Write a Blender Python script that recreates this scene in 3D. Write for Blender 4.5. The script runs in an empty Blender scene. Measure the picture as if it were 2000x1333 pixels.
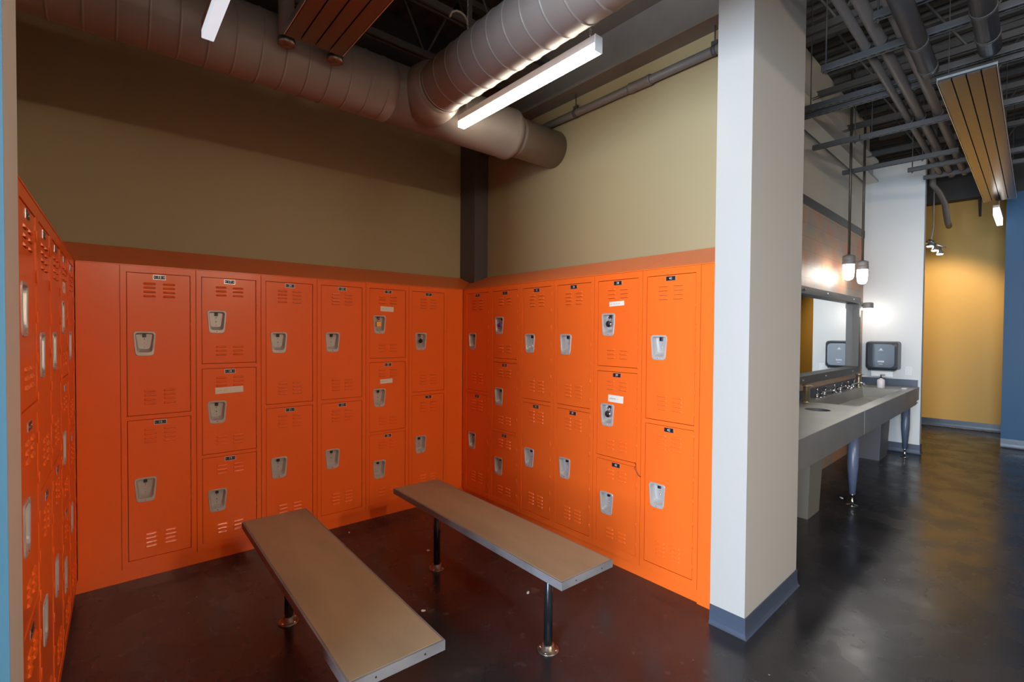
import bpy, bmesh, math, random
from mathutils import Vector, Matrix
random.seed(7)
R = math.radians
sc = bpy.context.scene
col = sc.collection

# ------------------------------------------------------------------ materials
def mat(name, base, rough=0.5, metal=0.0, emit=None, estr=0.0, noise=None, bump=None, spec=0.5, coat=0.0):
    m = bpy.data.materials.new(name); m.use_nodes = True
    nt = m.node_tree; b = nt.nodes['Principled BSDF']
    b.inputs['Base Color'].default_value = (*base, 1); b.inputs['Roughness'].default_value = rough
    b.inputs['Metallic'].default_value = metal; b.inputs['Specular IOR Level'].default_value = spec
    if coat: b.inputs['Coat Weight'].default_value = coat; b.inputs['Coat Roughness'].default_value = .1
    if emit: b.inputs['Emission Color'].default_value = (*emit, 1); b.inputs['Emission Strength'].default_value = estr
    if noise or bump:
        tc = nt.nodes.new('ShaderNodeTexCoord')
    if noise:
        scale, c2, stretch = noise
        mp = nt.nodes.new('ShaderNodeMapping'); mp.inputs['Scale'].default_value = stretch
        n = nt.nodes.new('ShaderNodeTexNoise'); n.inputs['Scale'].default_value = scale; n.inputs['Detail'].default_value = 6
        mx = nt.nodes.new('ShaderNodeMix'); mx.data_type = 'RGBA'
        mx.inputs[6].default_value = (*base, 1); mx.inputs[7].default_value = (*c2, 1)
        cr = nt.nodes.new('ShaderNodeValToRGB'); cr.color_ramp.elements[0].position = .35; cr.color_ramp.elements[1].position = .68
        L = nt.links.new
        L(tc.outputs['Object'], mp.inputs[0]); L(mp.outputs[0], n.inputs['Vector']); L(n.outputs['Fac'], cr.inputs[0])
        L(cr.outputs[0], mx.inputs[0]); L(mx.outputs[2], b.inputs['Base Color'])
    if bump:
        n2 = nt.nodes.new('ShaderNodeTexNoise'); n2.inputs['Scale'].default_value = bump[0]; n2.inputs['Detail'].default_value = 4
        bp_ = nt.nodes.new('ShaderNodeBump'); bp_.inputs['Strength'].default_value = bump[1]; bp_.inputs['Distance'].default_value = .01
        nt.links.new(tc.outputs['Object'], n2.inputs['Vector']); nt.links.new(n2.outputs['Fac'], bp_.inputs['Height'])
        nt.links.new(bp_.outputs[0], b.inputs['Normal'])
    return m

M = {}
M['orange'] = mat('orange_paint', (.90, .142, .018), .25, bump=(14, .04), spec=.38)
M['taupe'] = mat('taupe_wall_paint', (.355, .285, .155), .55, bump=(60, .04), spec=.35)
M['white_paint'] = mat('white_wall_paint', (.62, .62, .61), .5, bump=(60, .04), spec=.4)
M['stub'] = mat('grey_beige_wall_paint', (.40, .378, .35), .42, bump=(60, .04), spec=.4)
M['hall'] = mat('hall_wall_paint', (.30, .22, .15), .6)
M['dark_upper'] = mat('dark_upper_wall', (.018, .016, .015), .7)  # near-black tone for the upper parts of walls
M['cream'] = mat('pale_wall_paint', (.62, .58, .50), .5, bump=(60, .04), spec=.35)
M['yellow'] = mat('ochre_wall_paint', (.62, .345, .07), .5, bump=(60, .04), spec=.35)
M['blue'] = mat('blue_wall_paint', (.014, .075, .17), .5, bump=(60, .04), spec=.35)
M['daylight_tint'] = mat('blue_daylight_tint', (.035, .10, .14), .5, bump=(60, .04))  # blue daylight on the left stub's front, put into its colour
M['base_dark'] = mat('rubber_base', (.05, .063, .095), .35)
M['deck'] = mat('deck_paint', (.045, .041, .038), .75)
M['steel_paint'] = mat('dark_painted_steel', (.06, .055, .052), .6)
M['beam'] = mat('beam_brown_paint', (.15, .12, .10), .55, noise=(3, (.19, .16, .13), (1, 1, 1)))
M['duct'] = mat('duct_grey_paint', (.22, .18, .155), .5, noise=(2, (.25, .21, .185), (1, 1, 1)), spec=.5)
M['pipe'] = mat('pipe_grey_paint', (.155, .13, .115), .5)
M['pipe_dark'] = mat('pipe_wrap_dark', (.05, .052, .065), .6, bump=(30, .3))
M['strut'] = mat('strut_grey', (.075, .072, .073), .5, metal=.2)
M['strut_slot'] = mat('strut_slot', (.01, .01, .01), .8)
M['column'] = mat('column_grey_brown', (.085, .072, .072), .38)
M['panel'] = mat('heater_panel_steel', (.17, .135, .11), .26, metal=.7)
M['alu'] = mat('bright_aluminium', (.75, .78, .80), .3, metal=.9)
M['stainless'] = mat('stainless_steel', (.42, .41, .38), .38, metal=.75, noise=(3, (.50, .48, .45), (1, 1, 1)))
M['cup'] = mat('handle_cup_steel', (.50, .465, .44), .34, metal=.25)
M['chrome'] = mat('chrome', (.8, .8, .82), .08, metal=1)
M['black'] = mat('black_plastic', (.012, .012, .014), .35)
M['smoke'] = mat('smoke_plastic', (.035, .042, .055), .32)
M['darkgap'] = mat('dark_gap', (.01, .008, .008), .8)
M['whiteink'] = mat('white_ink', (.75, .75, .75), .5)
M['paper'] = mat('paper_label', (.80, .72, .62), .7)
M['paperw'] = mat('white_paper', (.82, .82, .82), .75)
M['ink'] = mat('pencil_ink', (.22, .20, .22), .7)
M['brass'] = mat('brass', (.75, .50, .12), .3, metal=.85)
M['purple'] = mat('purple_anodised', (.12, .03, .42), .3, metal=.4)
M['bench_top'] = mat('bench_top', (.33, .24, .145), .42, noise=(3.2, (.25, .185, .115), (1.8, .5, 1)), bump=(90, .05), spec=.4)
M['bench_edge'] = mat('bench_edge', (.20, .19, .195), .55, noise=(6, (.13, .125, .13), (1, 1, 1)))
M['leg_black'] = mat('black_gloss_steel', (.012, .014, .018), .22)
M['flange'] = mat('worn_flange', (.32, .27, .22), .35, metal=.8, noise=(40, (.12, .09, .07), (1, 1, 1)))
M['blue_leg'] = mat('blue_grey_leg', (.075, .095, .15), .35)
M['lamp'] = mat('lamp_lens', (.9, .9, .9), .4, emit=(1.0, .92, .76), estr=19)
M['lamp_hall'] = mat('lamp_lens_hall', (.9, .9, .9), .4, emit=(1.0, .86, .66), estr=190)
M['lamp_dim'] = mat('lamp_lens_dim', (.8, .8, .8), .4, emit=(.80, .90, 1.0), estr=.55)
M['lamp_far'] = mat('lamp_lens_far', (.8, .8, .8), .4, emit=(1, .97, .92), estr=3)
M['housing'] = mat('lamp_housing', (.42, .36, .33), .5)
M['housing_cap'] = mat('lamp_end_cap', (.60, .60, .60), .5)
M['globe'] = mat('lit_globe', (.9, .9, .9), .3, emit=(1, .96, .90), estr=22)
M['lampcap'] = mat('lamp_cap_grey', (.20, .185, .175), .45)
M['bronze'] = mat('bronze_rod', (.10, .08, .065), .4, metal=.5)
M['mirror'] = mat('mirror_glass', (.9, .93, .93), .01, metal=1)
M['mframe'] = mat('mirror_frame_steel', (.10, .095, .09), .5, metal=.2)
M['satin'] = mat('satin_nickel', (.60, .52, .38), .3, metal=.9)
M['bottle'] = mat('bottle_white', (.75, .68, .70), .3)
M['bin'] = mat('bin_grey', (.16, .155, .14), .5)
M['bin_dark'] = mat('bin_dark_grey', (.09, .09, .105), .5)
M['red'] = mat('red_pipe_paint', (.55, .02, .01), .4)
M['cable'] = mat('pale_conduit', (.45, .42, .38), .5)
M['spot_face'] = mat('spot_lens', (.9, .9, .9), .3, emit=(1, .9, .7), estr=25)
M['outlet'] = mat('outlet_plate', (.70, .68, .68), .4)

def floor_mat():
    m = bpy.data.materials.new('polished_dark_concrete'); m.use_nodes = True
    nt = m.node_tree; b = nt.nodes['Principled BSDF']; L = nt.links.new
    tc = nt.nodes.new('ShaderNodeTexCoord')
    def nz(s, d, o=None):
        n = nt.nodes.new('ShaderNodeTexNoise'); n.inputs['Scale'].default_value = s; n.inputs['Detail'].default_value = d
        L(tc.outputs['Object'], n.inputs['Vector']); return n
    def ramp(src, p0, p1, c0=(0, 0, 0, 1), c1=(1, 1, 1, 1)):
        r = nt.nodes.new('ShaderNodeValToRGB'); r.color_ramp.elements[0].position = p0; r.color_ramp.elements[1].position = p1
        r.color_ramp.elements[0].color = c0; r.color_ramp.elements[1].color = c1; L(src, r.inputs[0]); return r
    base = ramp(nz(1.7, 8).outputs['Fac'], .3, .72, (.015, .0145, .0165, 1), (.036, .033, .035, 1))
    scuff = ramp(nz(9, 10).outputs['Fac'], .62, .90)
    mx = nt.nodes.new('ShaderNodeMix'); mx.data_type = 'RGBA'; L(scuff.outputs[0], mx.inputs[0]); L(base.outputs[0], mx.inputs[6]); mx.inputs[7].default_value = (.10, .09, .09, 1)
    vor = nt.nodes.new('ShaderNodeTexVoronoi'); vor.inputs['Scale'].default_value = 9; L(tc.outputs['Object'], vor.inputs['Vector'])
    sp = ramp(vor.outputs['Distance'], .025, .045, (1, 1, 1, 1), (0, 0, 0, 1))
    gate = ramp(nz(2.3, 2).outputs['Fac'], .50, .56)
    mu = nt.nodes.new('ShaderNodeMath'); mu.operation = 'MULTIPLY'; L(sp.outputs[0], mu.inputs[0]); L(gate.outputs[0], mu.inputs[1])
    mx2 = nt.nodes.new('ShaderNodeMix'); mx2.data_type = 'RGBA'; L(mu.outputs[0], mx2.inputs[0]); L(mx.outputs[2], mx2.inputs[6]); mx2.inputs[7].default_value = (.30, .27, .25, 1)
    L(mx2.outputs[2], b.inputs['Base Color'])
    rr = nt.nodes.new('ShaderNodeMapRange'); rr.inputs[1].default_value = .3; rr.inputs[2].default_value = .7; rr.inputs[3].default_value = .17; rr.inputs[4].default_value = .36
    L(nz(3.5, 8).outputs['Fac'], rr.inputs[0]); L(rr.outputs[0], b.inputs['Roughness'])
    bp_ = nt.nodes.new('ShaderNodeBump'); bp_.inputs['Strength'].default_value = .12; bp_.inputs['Distance'].default_value = .004
    L(nz(14, 5).outputs['Fac'], bp_.inputs['Height']); L(bp_.outputs[0], b.inputs['Normal'])
    return m
M['floor'] = floor_mat()

def cladding_mat():
    m = bpy.data.materials.new('weathered_plank_cladding'); m.use_nodes = True
    nt = m.node_tree; b = nt.nodes['Principled BSDF']; L = nt.links.new
    tc = nt.nodes.new('ShaderNodeTexCoord'); mp = nt.nodes.new('ShaderNodeMapping'); mp.inputs['Rotation'].default_value = (R(90), 0, 0)
    L(tc.outputs['Object'], mp.inputs[0])
    br = nt.nodes.new('ShaderNodeTexBrick'); br.offset = .37; br.inputs['Scale'].default_value = 1.0
    br.inputs['Brick Width'].default_value = 1.3; br.inputs['Row Height'].default_value = .14; br.inputs['Mortar Size'].default_value = .002
    br.inputs['Color1'].default_value = (.30, .27, .24, 1); br.inputs['Color2'].default_value = (.44, .22, .12, 1); br.inputs['Mortar'].default_value = (.03, .02, .02, 1)
    L(mp.outputs[0], br.inputs['Vector'])
    n = nt.nodes.new('ShaderNodeTexNoise'); n.inputs['Scale'].default_value = 3.2; n.inputs['Detail'].default_value = 8
    L(tc.outputs['Object'], n.inputs['Vector'])
    cr = nt.nodes.new('ShaderNodeValToRGB'); e = cr.color_ramp.elements
    e[0].position = .35; e[0].color = (.28, .26, .24, 1); e[1].position = .62; e[1].color = (.55, .20, .10, 1)
    e2 = e.new(.5); e2.color = (.42, .30, .20, 1)
    L(n.outputs['Fac'], cr.inputs[0])
    mx = nt.nodes.new('ShaderNodeMix'); mx.data_type = 'RGBA'; mx.inputs[0].default_value = .6
    L(br.outputs['Color'], mx.inputs[6]); L(cr.outputs[0], mx.inputs[7]); L(mx.outputs[2], b.inputs['Base Color'])
    b.inputs['Roughness'].default_value = .5; b.inputs['Metallic'].default_value = .1
    return m
M['clad'] = cladding_mat()

# ------------------------------------------------------------------ mesh builder
class MB:
    def __init__(s): s.bm = bmesh.new(); s.mats = []; s.cur = 0
    def m(s, name):
        if name not in s.mats: s.mats.append(name)
        s.cur = s.mats.index(name); return s
    def _set(s, faces):
        for f in faces: f.material_index = s.cur
    def face(s, pts):
        vs = [s.bm.verts.new(p) for p in pts]; f = s.bm.faces.new(vs); f.material_index = s.cur; return f
    def box(s, x0, x1, y0, y1, z0, z1, bev=0, mtx=None):
        v = [s.bm.verts.new((x, y, z)) for x in (x0, x1) for y in (y0, y1) for z in (z0, z1)]
        idx = [(0, 1, 3, 2), (4, 6, 7, 5), (0, 4, 5, 1), (2, 3, 7, 6), (0, 2, 6, 4), (1, 5, 7, 3)]
        fs = [s.bm.faces.new([v[i] for i in q]) for q in idx]; s._set(fs)
        if mtx is not None:
            for q in v: q.co = mtx @ q.co
        if bev:
            es = list({e for f in fs for e in f.edges})
            r = bmesh.ops.bevel(s.bm, geom=es, offset=bev, segments=2, affect='EDGES', profile=.5)
            s._set(r['faces'])
        return s
    def prism(s, prof, axis, a, b):
        """prof: 2D pts; axis 'x' -> (y,z), 'y' -> (x,z), 'z' -> (x,y)"""
        def P(p, t):
            return {'x': (t, p[0], p[1]), 'y': (p[0], t, p[1]), 'z': (p[0], p[1], t)}[axis]
        A = [s.bm.verts.new(P(p, a)) for p in prof]; B = [s.bm.verts.new(P(p, b)) for p in prof]
        n = len(prof); fs = [s.bm.faces.new(A), s.bm.faces.new(B[::-1])]
        for i in range(n): fs.append(s.bm.faces.new([A[i], B[i], B[(i + 1) % n], A[(i + 1) % n]]))
        s._set(fs); return s
    def loft(s, rings, cap0=True, cap1=True, smooth=False):
        vr = [[s.bm.verts.new(p) for p in r] for r in rings]; n = len(rings[0]); fs = []
        for a, b in zip(vr, vr[1:]):
            for i in range(n):
                f = s.bm.faces.new([a[i], a[(i + 1) % n], b[(i + 1) % n], b[i]]); f.smooth = smooth; fs.append(f)
        if cap0: fs.append(s.bm.faces.new(vr[0][::-1]))
        if cap1: fs.append(s.bm.faces.new(vr[-1]))
        s._set(fs); return s
    def lathe(s, prof, seg=24, c=(0, 0), axis='z', cap=True):
        """prof: [(r, t)]"""
        rings = []
        for r, t in prof:
            ring = []
            for i in range(seg):
                a = 2 * math.pi * i / seg; p, q = c[0] + r * math.cos(a), c[1] + r * math.sin(a)
                ring.append({'z': (p, q, t), 'x': (t, p, q), 'y': (p, t, q)}[axis])
            rings.append(ring)
        return s.loft(rings, cap, cap, True)
    def tube(s, pts, r, seg=8, cap=True):
        pts = [Vector(p) for p in pts]; rings = []
        up = Vector((0, 0, 1))
        for i, p in enumerate(pts):
            d = (pts[min(i + 1, len(pts) - 1)] - pts[max(i - 1, 0)]).normalized()
            a = d.cross(up)
            if a.length < 1e-3: a = d.cross(Vector((1, 0, 0)))
            a.normalize(); b = d.cross(a).normalized()
            rr = r[i] if isinstance(r, (list, tuple)) else r
            rings.append([p + a * rr * math.cos(2 * math.pi * k / seg) + b * rr * math.sin(2 * math.pi * k / seg) for k in range(seg)])
        return s.loft(rings, cap, cap, True)
    def mesh(s, name, normals=True):
        if normals: bmesh.ops.recalc_face_normals(s.bm, faces=s.bm.faces)
        me = bpy.data.meshes.new(name); s.bm.to_mesh(me); s.bm.free()
        for q in s.mats: me.materials.append(M[q])
        return me
    def build(s, name, parent=None, loc=(0, 0, 0), rotz=0, label=None):
        return add(name, s.mesh(name), parent, loc, rotz, label)

def add(name, me, parent=None, loc=(0, 0, 0), rotz=0, label=None):
    o = bpy.data.objects.new(name, me); col.objects.link(o); o.location = loc; o.rotation_euler = (0, 0, rotz)
    if parent is not None: o.parent = parent
    if label: o['label'] = label
    return o
def tag(o, label, cat, group=None, kind=None):
    o['label'] = label; o['category'] = cat
    if group: o['group'] = group
    if kind: o['kind'] = kind
    return o
def thing(name, label, cat, loc=(0, 0, 0), rotz=0, group=None):
    return tag(add(name, None, None, loc, rotz), label, cat, group)
def struct(o):
    o['kind'] = 'structure'; return o
def children(o): return [c for c in bpy.data.objects if c.parent is o]
def copy_tree(o, parent=None):
    c = o.copy(); col.objects.link(c); c.parent = parent
    for ch in children(o): copy_tree(ch, c)
    return c

def text_mesh(body, size):
    cu = bpy.data.curves.new('t', 'FONT'); cu.body = body; cu.size = size; cu.align_x = 'CENTER'; cu.align_y = 'CENTER'; cu.resolution_u = 2
    o = bpy.data.objects.new('t', cu); me = bpy.data.meshes.new_from_object(o)
    bpy.data.objects.remove(o); bpy.data.curves.remove(cu); return me
def add_text(mb, body, size, origin, matname, bold=0.0):
    """text readable from -y, in the plane y = origin.y"""
    me = text_mesh(body, size); mb.m(matname); vs = [mb.bm.verts.new((origin[0] + v.co.x, origin[1], origin[2] + v.co.y)) for v in me.vertices]
    for p in me.polygons:
        try: f = mb.bm.faces.new([vs[i] for i in p.vertices]); f.material_index = mb.cur
        except ValueError: pass
    bpy.data.meshes.remove(me)

# ------------------------------------------------------------------ camera (17 mm lens, eye height 1.53 m)
cd = bpy.data.cameras.new('camera'); cam = bpy.data.objects.new('camera', cd); col.objects.link(cam); sc.camera = cam
cd.sensor_width = 36; cd.lens = 946.9 * 36 / 2000; cd.clip_start = .05
yaw, pitch, roll = R(40.437), R(-1.086), R(.407)
fw = Vector((math.sin(yaw) * math.cos(pitch), math.cos(yaw) * math.cos(pitch), math.sin(pitch)))
r0 = Vector((math.cos(yaw), -math.sin(yaw), 0)); u0 = r0.cross(fw)
rr = r0 * math.cos(roll) + u0 * math.sin(roll); uu = -r0 * math.sin(roll) + u0 * math.cos(roll)
cam.matrix_world = Matrix((( rr.x, uu.x, -fw.x, -2.5528), (rr.y, uu.y, -fw.y, -3.6954), (rr.z, uu.z, -fw.z, 1.5256), (0, 0, 0, 1)))

# ------------------------------------------------------------------ frames of reference
W, ZB, H, D = .381, .078, 1.829, .40
ZT = ZB + H
TH = R(2.3); O = Vector((.65, -2.60, 0)); U = Vector((math.cos(TH), math.sin(TH), 0)); V = Vector((-math.sin(TH), math.cos(TH), 0))
def RF(u, v, z=0): return O + U * u + V * v + Vector((0, 0, z))
LA = R(88.5); PC = Vector((-2.656, 0, 0))
DECK = 4.4

# ------------------------------------------------------------------ setting
struct(MB().m('floor').box(-6.2, 10.2, -8.2, 2.2, -.12, 0).build('floor'))
# corrugated deck
mb = MB().m('deck'); prof = []; x = -6.2
while x < 10.2:
    prof += [(x, DECK), (x + .07, DECK), (x + .09, DECK + .045), (x + .15, DECK + .045)]; x += .17
prof += [(x, DECK), (x, DECK + .12), (-6.2, DECK + .12)]
mb.prism(prof, 'y', -8.2, 2.2); struct(mb.build('ceiling'))
struct(MB().m('taupe').box(-3.3, .4, D, D + .15, 0, 3.42).m('dark_upper').box(-3.3, .4, D, D + .15, 3.42, DECK).build('wall_back'))  # back wall goes near-black above the height of the right wall
o = struct(MB().m('taupe').box(.4, .62, -2.45, D + .15, 0, 3.42).build('wall_right'))
# left alcove wall, turned with the left bank
mb = MB().m('taupe').box(-2.60, .39, D, D + .15, 0, DECK)
struct(mb.build('wall_left', loc=(PC.x, PC.y, 0), rotz=LA))
# stub walls at the alcove mouth
struct(MB().m('stub').prism([(-.108, -2.452), (-.108, -2.632), (.652, -2.603), (.652, -2.452)], 'z', 0, DECK).build('wall_end_right'))
struct(MB().m('cream').box(-3.25, -2.661, -2.630, -2.462, 0, DECK).m('daylight_tint').box(-3.25, -2.661, -2.632, -2.630, 0, DECK).build('wall_end_left'))  # thin front skin tinted with the blue daylight on a white wall
# cove base around the right stub
def cove(mb, pts, h=.10):
    """rubber base with a toe along a floor polyline (outside on the right-hand side of travel)"""
    prof = [(0, 0), (.016, 0), (.010, .008), (.006, .022), (.004, .05), (.004, h), (0, h)]
    n = len(pts); P = [Vector((*p, 0)) for p in pts]; rings = []
    for i, p in enumerate(P):
        ds = []
        if i > 0: ds.append((p - P[i - 1]).normalized())
        if i < n - 1: ds.append((P[i + 1] - p).normalized())
        ns = [Vector((d.y, -d.x, 0)) for d in ds]
        nn = sum(ns, Vector()).normalized(); k = 1 / max(.3, nn.dot(ns[0]))
        rings.append([p + nn * q[0] * k + Vector((0, 0, q[1])) for q in prof])
    mb.loft(rings); return mb
struct(cove(MB().m('base_dark'), [(.6505, -2.50), (.6535, -2.6045), (-.109, -2.6335), (-.109, -2.4525)][::-1]).build('baseboard_right'))
struct(cove(MB().m('base_dark'), [(-2.6605, -2.465), (-2.6605, -2.6325), (-3.2, -2.6325)][::-1]).build('baseboard_left'))
# restroom walls
struct(MB().m('cream').box(.02, 5.0, .66, .80, 0, DECK).build('wall_sink', loc=tuple(RF(0, 0)), rotz=TH))
struct(MB().m('white_paint').box(4.74, 4.86, .022, .66, 0, 3.78).build('wall_white', loc=tuple(RF(0, 0)), rotz=TH))
struct(MB().m('yellow').box(7.52, 7.7, -2.3, 2.4, 0, DECK).build('wall_yellow', loc=tuple(RF(0, 0)), rotz=TH))
struct(MB().m('blue').box(6.14, 6.30, -5.2, -.655, 0, 3.45).m('dark_upper').box(6.14, 6.30, -5.2, -.655, 3.45, DECK).build('wall_blue', loc=tuple(RF(0, 0)), rotz=TH))  # blue wall goes near-black towards the deck
struct(MB().m('yellow').box(6.30, 7.52, -2.32, -2.2, 0, DECK).build('wall_passage_end', loc=tuple(RF(0, 0)), rotz=TH))
struct(MB().m('yellow').box(4.90, 7.7, 2.2, 2.4, 0, DECK).build('wall_passage', loc=tuple(RF(0, 0)), rotz=TH))
struct(cove(MB().m('base_dark'), [tuple(RF(4.739, .64))[:2], tuple(RF(4.739, .021))[:2], tuple(RF(4.861, .021))[:2], tuple(RF(4.861, .66))[:2]], .12).build('baseboard_white'))
struct(cove(MB().m('base_dark'), [tuple(RF(7.519, 2.1))[:2], tuple(RF(7.519, -2.19))[:2]], .12).build('baseboard_yellow'))
struct(cove(MB().m('base_dark'), [tuple(RF(6.139, -.654))[:2], tuple(RF(6.139, -5))[:2]], .12).build('baseboard_blue'))
# the hall behind the camera, open to daylight through one long window
mb = MB().m('hall').box(-6.2, -6.0, -8.2, -5.4, 0, DECK).box(-6.2, -6.0, -2.9, 2.2, 0, DECK).box(-6.2, -6.0, -5.4, -2.9, 0, .35).box(-6.2, -6.0, -5.4, -2.9, 3.0, DECK)
struct(mb.build('wall_hall_left'))
struct(MB().m('hall').box(-6.0, 10.2, -8.2, -8.0, 0, DECK).build('wall_hall_back'))
struct(MB().m('blue').box(10.0, 10.2, -8.0, 2.2, 0, DECK).build('wall_hall_right'))
struct(MB().m('hall').box(-6.0, 10.0, 2.05, 2.2, 0, DECK).build('wall_hall_far'))
mb = MB().m('steel_paint')
for y in (-5.4, -4.18, -2.96): mb.box(-6.12, -6.05, y, y + .06, .35, 3.0)
mb.box(-6.12, -6.05, -5.34, -2.96, .35, .41).box(-6.12, -6.05, -5.34, -2.96, 2.94, 3.0)
struct(mb.build('window_1'))

# ------------------------------------------------------------------ lockers
FR = .030   # frame stile
def rtrap(wt, wb, h, r, n=4, cx=0, cz=0):
    """rounded trapezoid in x,z; z from -h..0"""
    cs = [(-wt / 2, 0), (wt / 2, 0), (wb / 2, -h), (-wb / 2, -h)]; out = []
    for i in range(4):
        p = Vector(cs[i]); a = (Vector(cs[i - 1]) - p).normalized(); b = (Vector(cs[(i + 1) % 4]) - p).normalized()
        s0 = p + a * r; s1 = p + b * r
        for k in range(n + 1):
            t = k / n; q = s0 * (1 - t) ** 2 + p * 2 * t * (1 - t) + s1 * t * t; out.append((cx + q.x, cz + q.y))
    return out
def cup_mesh():
    mb = MB().m('cup')
    def ring(wt, wb, h, r, y, cz=0): return [(x, y, z) for x, z in rtrap(wt, wb, h, r, cz=cz)]
    rings = [ring(.114, .090, .150, .022, .001), ring(.113, .089, .149, .022, -.0028), ring(.110, .086, .146, .021, -.0040, -.0015),
             ring(.096, .073, .120, .018, -.0036, -.009), ring(.093, .070, .116, .017, -.001, -.011), ring(.088, .062, .104, .016, .020, -.013), ring(.082, .055, .092, .014, .032, -.015)]
    mb.loft(rings, cap0=False, cap1=True, smooth=False)
    mb.m('black').box(-.009, .009, .018, .033, -.036, -.013, .002)
    mb.m('chrome')
    for z, y, r in ((-.048, .030, .0035), (-.074, .030, .005), (-.096, .0305, .0032), (-.138, -.0038, .004)):
        mb.lathe([(r, y + .002), (r * .9, y - .001), (r * .4, y - .002)], 10, (0, z), 'y')
    bmesh.ops.recalc_face_normals(mb.bm, faces=mb.bm.faces)
    return mb.mesh('recessed_handle')
CUP = cup_mesh()
DW = .352 - FR - .0   # clear opening
def door_mesh(h, rows, cupz):
    """door: x 0..w, z -h..0 (top at 0), front plane y=0"""
    w = .315; mb = MB().m('orange'); bm = mb.bm
    outer = [(0, 0), (w, 0), (w, -h), (0, -h)]
    hx, hz = .0835, -cupz
    inner = [(hx + x, hz + z) for x, z in rtrap(.106, .083, .142, .020, cz=-.004)]
    ov = [bm.verts.new((x, 0, z)) for x, z in outer]; iv = [bm.verts.new((x, 0, z)) for x, z in inner]
    es = [bm.edges.new((ov[i], ov[(i + 1) % 4])) for i in range(4)] + [bm.edges.new((iv[i], iv[(i + 1) % len(iv)])) for i in range(len(iv))]
    bmesh.ops.triangle_fill(bm, edges=es, use_beauty=True, use_dissolve=False)
    # folded edge and inside pan
    rim = [(0, 0), (w, 0), (w, -h), (0, -h)]
    b1 = [bm.verts.new((x, .018, z)) for x, z in rim]
    for i in range(4): bm.faces.new([ov[i], b1[i], b1[(i + 1) % 4], ov[(i + 1) % 4]])
    # louvres, hooded with the opening downwards
    def louvre(x0, x1, z):
        t, d = .011, .0062
        a = [(x0 + .004, -.0003, z + t), (x1 - .004, -.0003, z + t), (x1, -.0003, z), (x0, -.0003, z), (x0 + .007, -d, z + .001), (x1 - .007, -d, z + .001), (x0 + .009, -d * .55, z + t * .72), (x1 - .009, -d * .55, z + t * .72)]
        v = [bm.verts.new(p) for p in a]
        for q in ((0, 1, 7, 6), (6, 7, 5, 4), (0, 6, 4, 3), (1, 2, 5, 7)): bm.faces.new([v[i] for i in q])
        vs = [bm.verts.new(p) for p in (a[3], a[4], a[5], a[2])]; f = bm.faces.new(vs); return f
    dark = []
    zs = [-.055 - .0255 * k - .010 for k in range(rows)] + [-h + (.063 if rows == 4 else .052) + .0255 * k for k in range(rows)]
    for z in zs:
        dark.append(louvre(.077, .142, z)); dark.append(louvre(.175, .241, z))
    for f in bm.faces: f.material_index = 0
    mb.m('darkgap'); 
    for z in zs:
        for x0, x1 in ((.081, .138), (.179, .237)): mb.box(x0, x1, -.0009, .0002, z - .0010, z)
    me = mb.mesh('door'); return me
DOOR = {2: door_mesh(.862, 4, .353), 3: door_mesh(.560, 3, .213)}
DOOR2B = door_mesh(.848, 4, .353)
TIERS = {2: [(1.787, .862), (.893, .848)], 3: [(1.787, .560), (1.190, .557 + .003), (.603, .557)]}
def frame_mesh(t):
    mb = MB().m('orange')
    mb.box(.0014, FR, 0, .03, 0, H).box(W - FR - .0, W - .0014, 0, .03, 0, H)
    rails = [(1.790, H)]
    tt = TIERS[t]
    for (z, h), (z2, _) in zip(tt, tt[1:]): rails.append((z2 + .003, z - h - .003))
    rails.append((0, tt[-1][0] - tt[-1][1] - .003))
    for a, b in rails: mb.box(FR, W - FR, 0, .03, a, b)
    mb.box(.0008, .004, .03, D - .01, 0, H).box(W - .004, W - .0008, .03, D - .01, 0, H).box(.004, W - .004, .03, D - .01, H - .004, H).box(.004, W - .004, .03, D - .01, 0, .004).box(.004, W - .004, D - .012, D - .01, .004, H - .004)
    mb.m('darkgap').box(FR - .001, W - FR + .001, .046, .048, .02, H - .02)
    # hinge knuckle line along the right stile
    mb.m('orange')
    for k in range(14): mb.lathe([(.0028, .10 + k * .124), (.0028, .135 + k * .124)], 6, (W - FR + .0005, -.0005), 'z')
    # fine seam between neighbours is left by the 0.8 mm inset
    return mb.mesh('locker_body')
BODY = {2: frame_mesh(2), 3: frame_mesh(3)}
def plate_mesh(n):
    mb = MB().m('alu').box(-.0315, .0315, -.0018, 0, -.0135, .0135).m('black').box(-.0295, .0295, -.0026, -.0005, -.0115, .0115)
    mb.m('chrome')
    for x in (-.0235, .0235): mb.lathe([(.0035, -.0022), (.003, -.0036)], 8, (x, 0), 'y')
    add_text(mb, str(n), .021, (0, -.0031, 0), 'whiteink')
    me = mb.mesh('number_plate', normals=False)
    return me
def label_mesh(w, h, rot, words):
    mb = MB().m('paper').box(-w / 2, w / 2, -.0012, 0, -h / 2, h / 2)
    x = -w / 2 + .012; rnd = random.Random(str(words))
    mb.m('ink')
    for ln in words:   # handwriting: small joined strokes
        pts = []
        for k in range(ln * 3):
            pts.append((x, -.0016, (.0045 if k % 2 else -.0045) * rnd.uniform(.4, 1.3))); x += .0024
        if x > w / 2 - .008: pts = [p for p in pts if p[0] < w / 2 - .006]
        if len(pts) > 1: mb.tube(pts, .0006, 4)
        x += .008
    bmesh.ops.rotate(mb.bm, verts=mb.bm.verts, cent=(0, 0, 0), matrix=Matrix.Rotation(R(rot), 3, 'Y'))
    return mb.mesh('paper_label')

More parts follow.
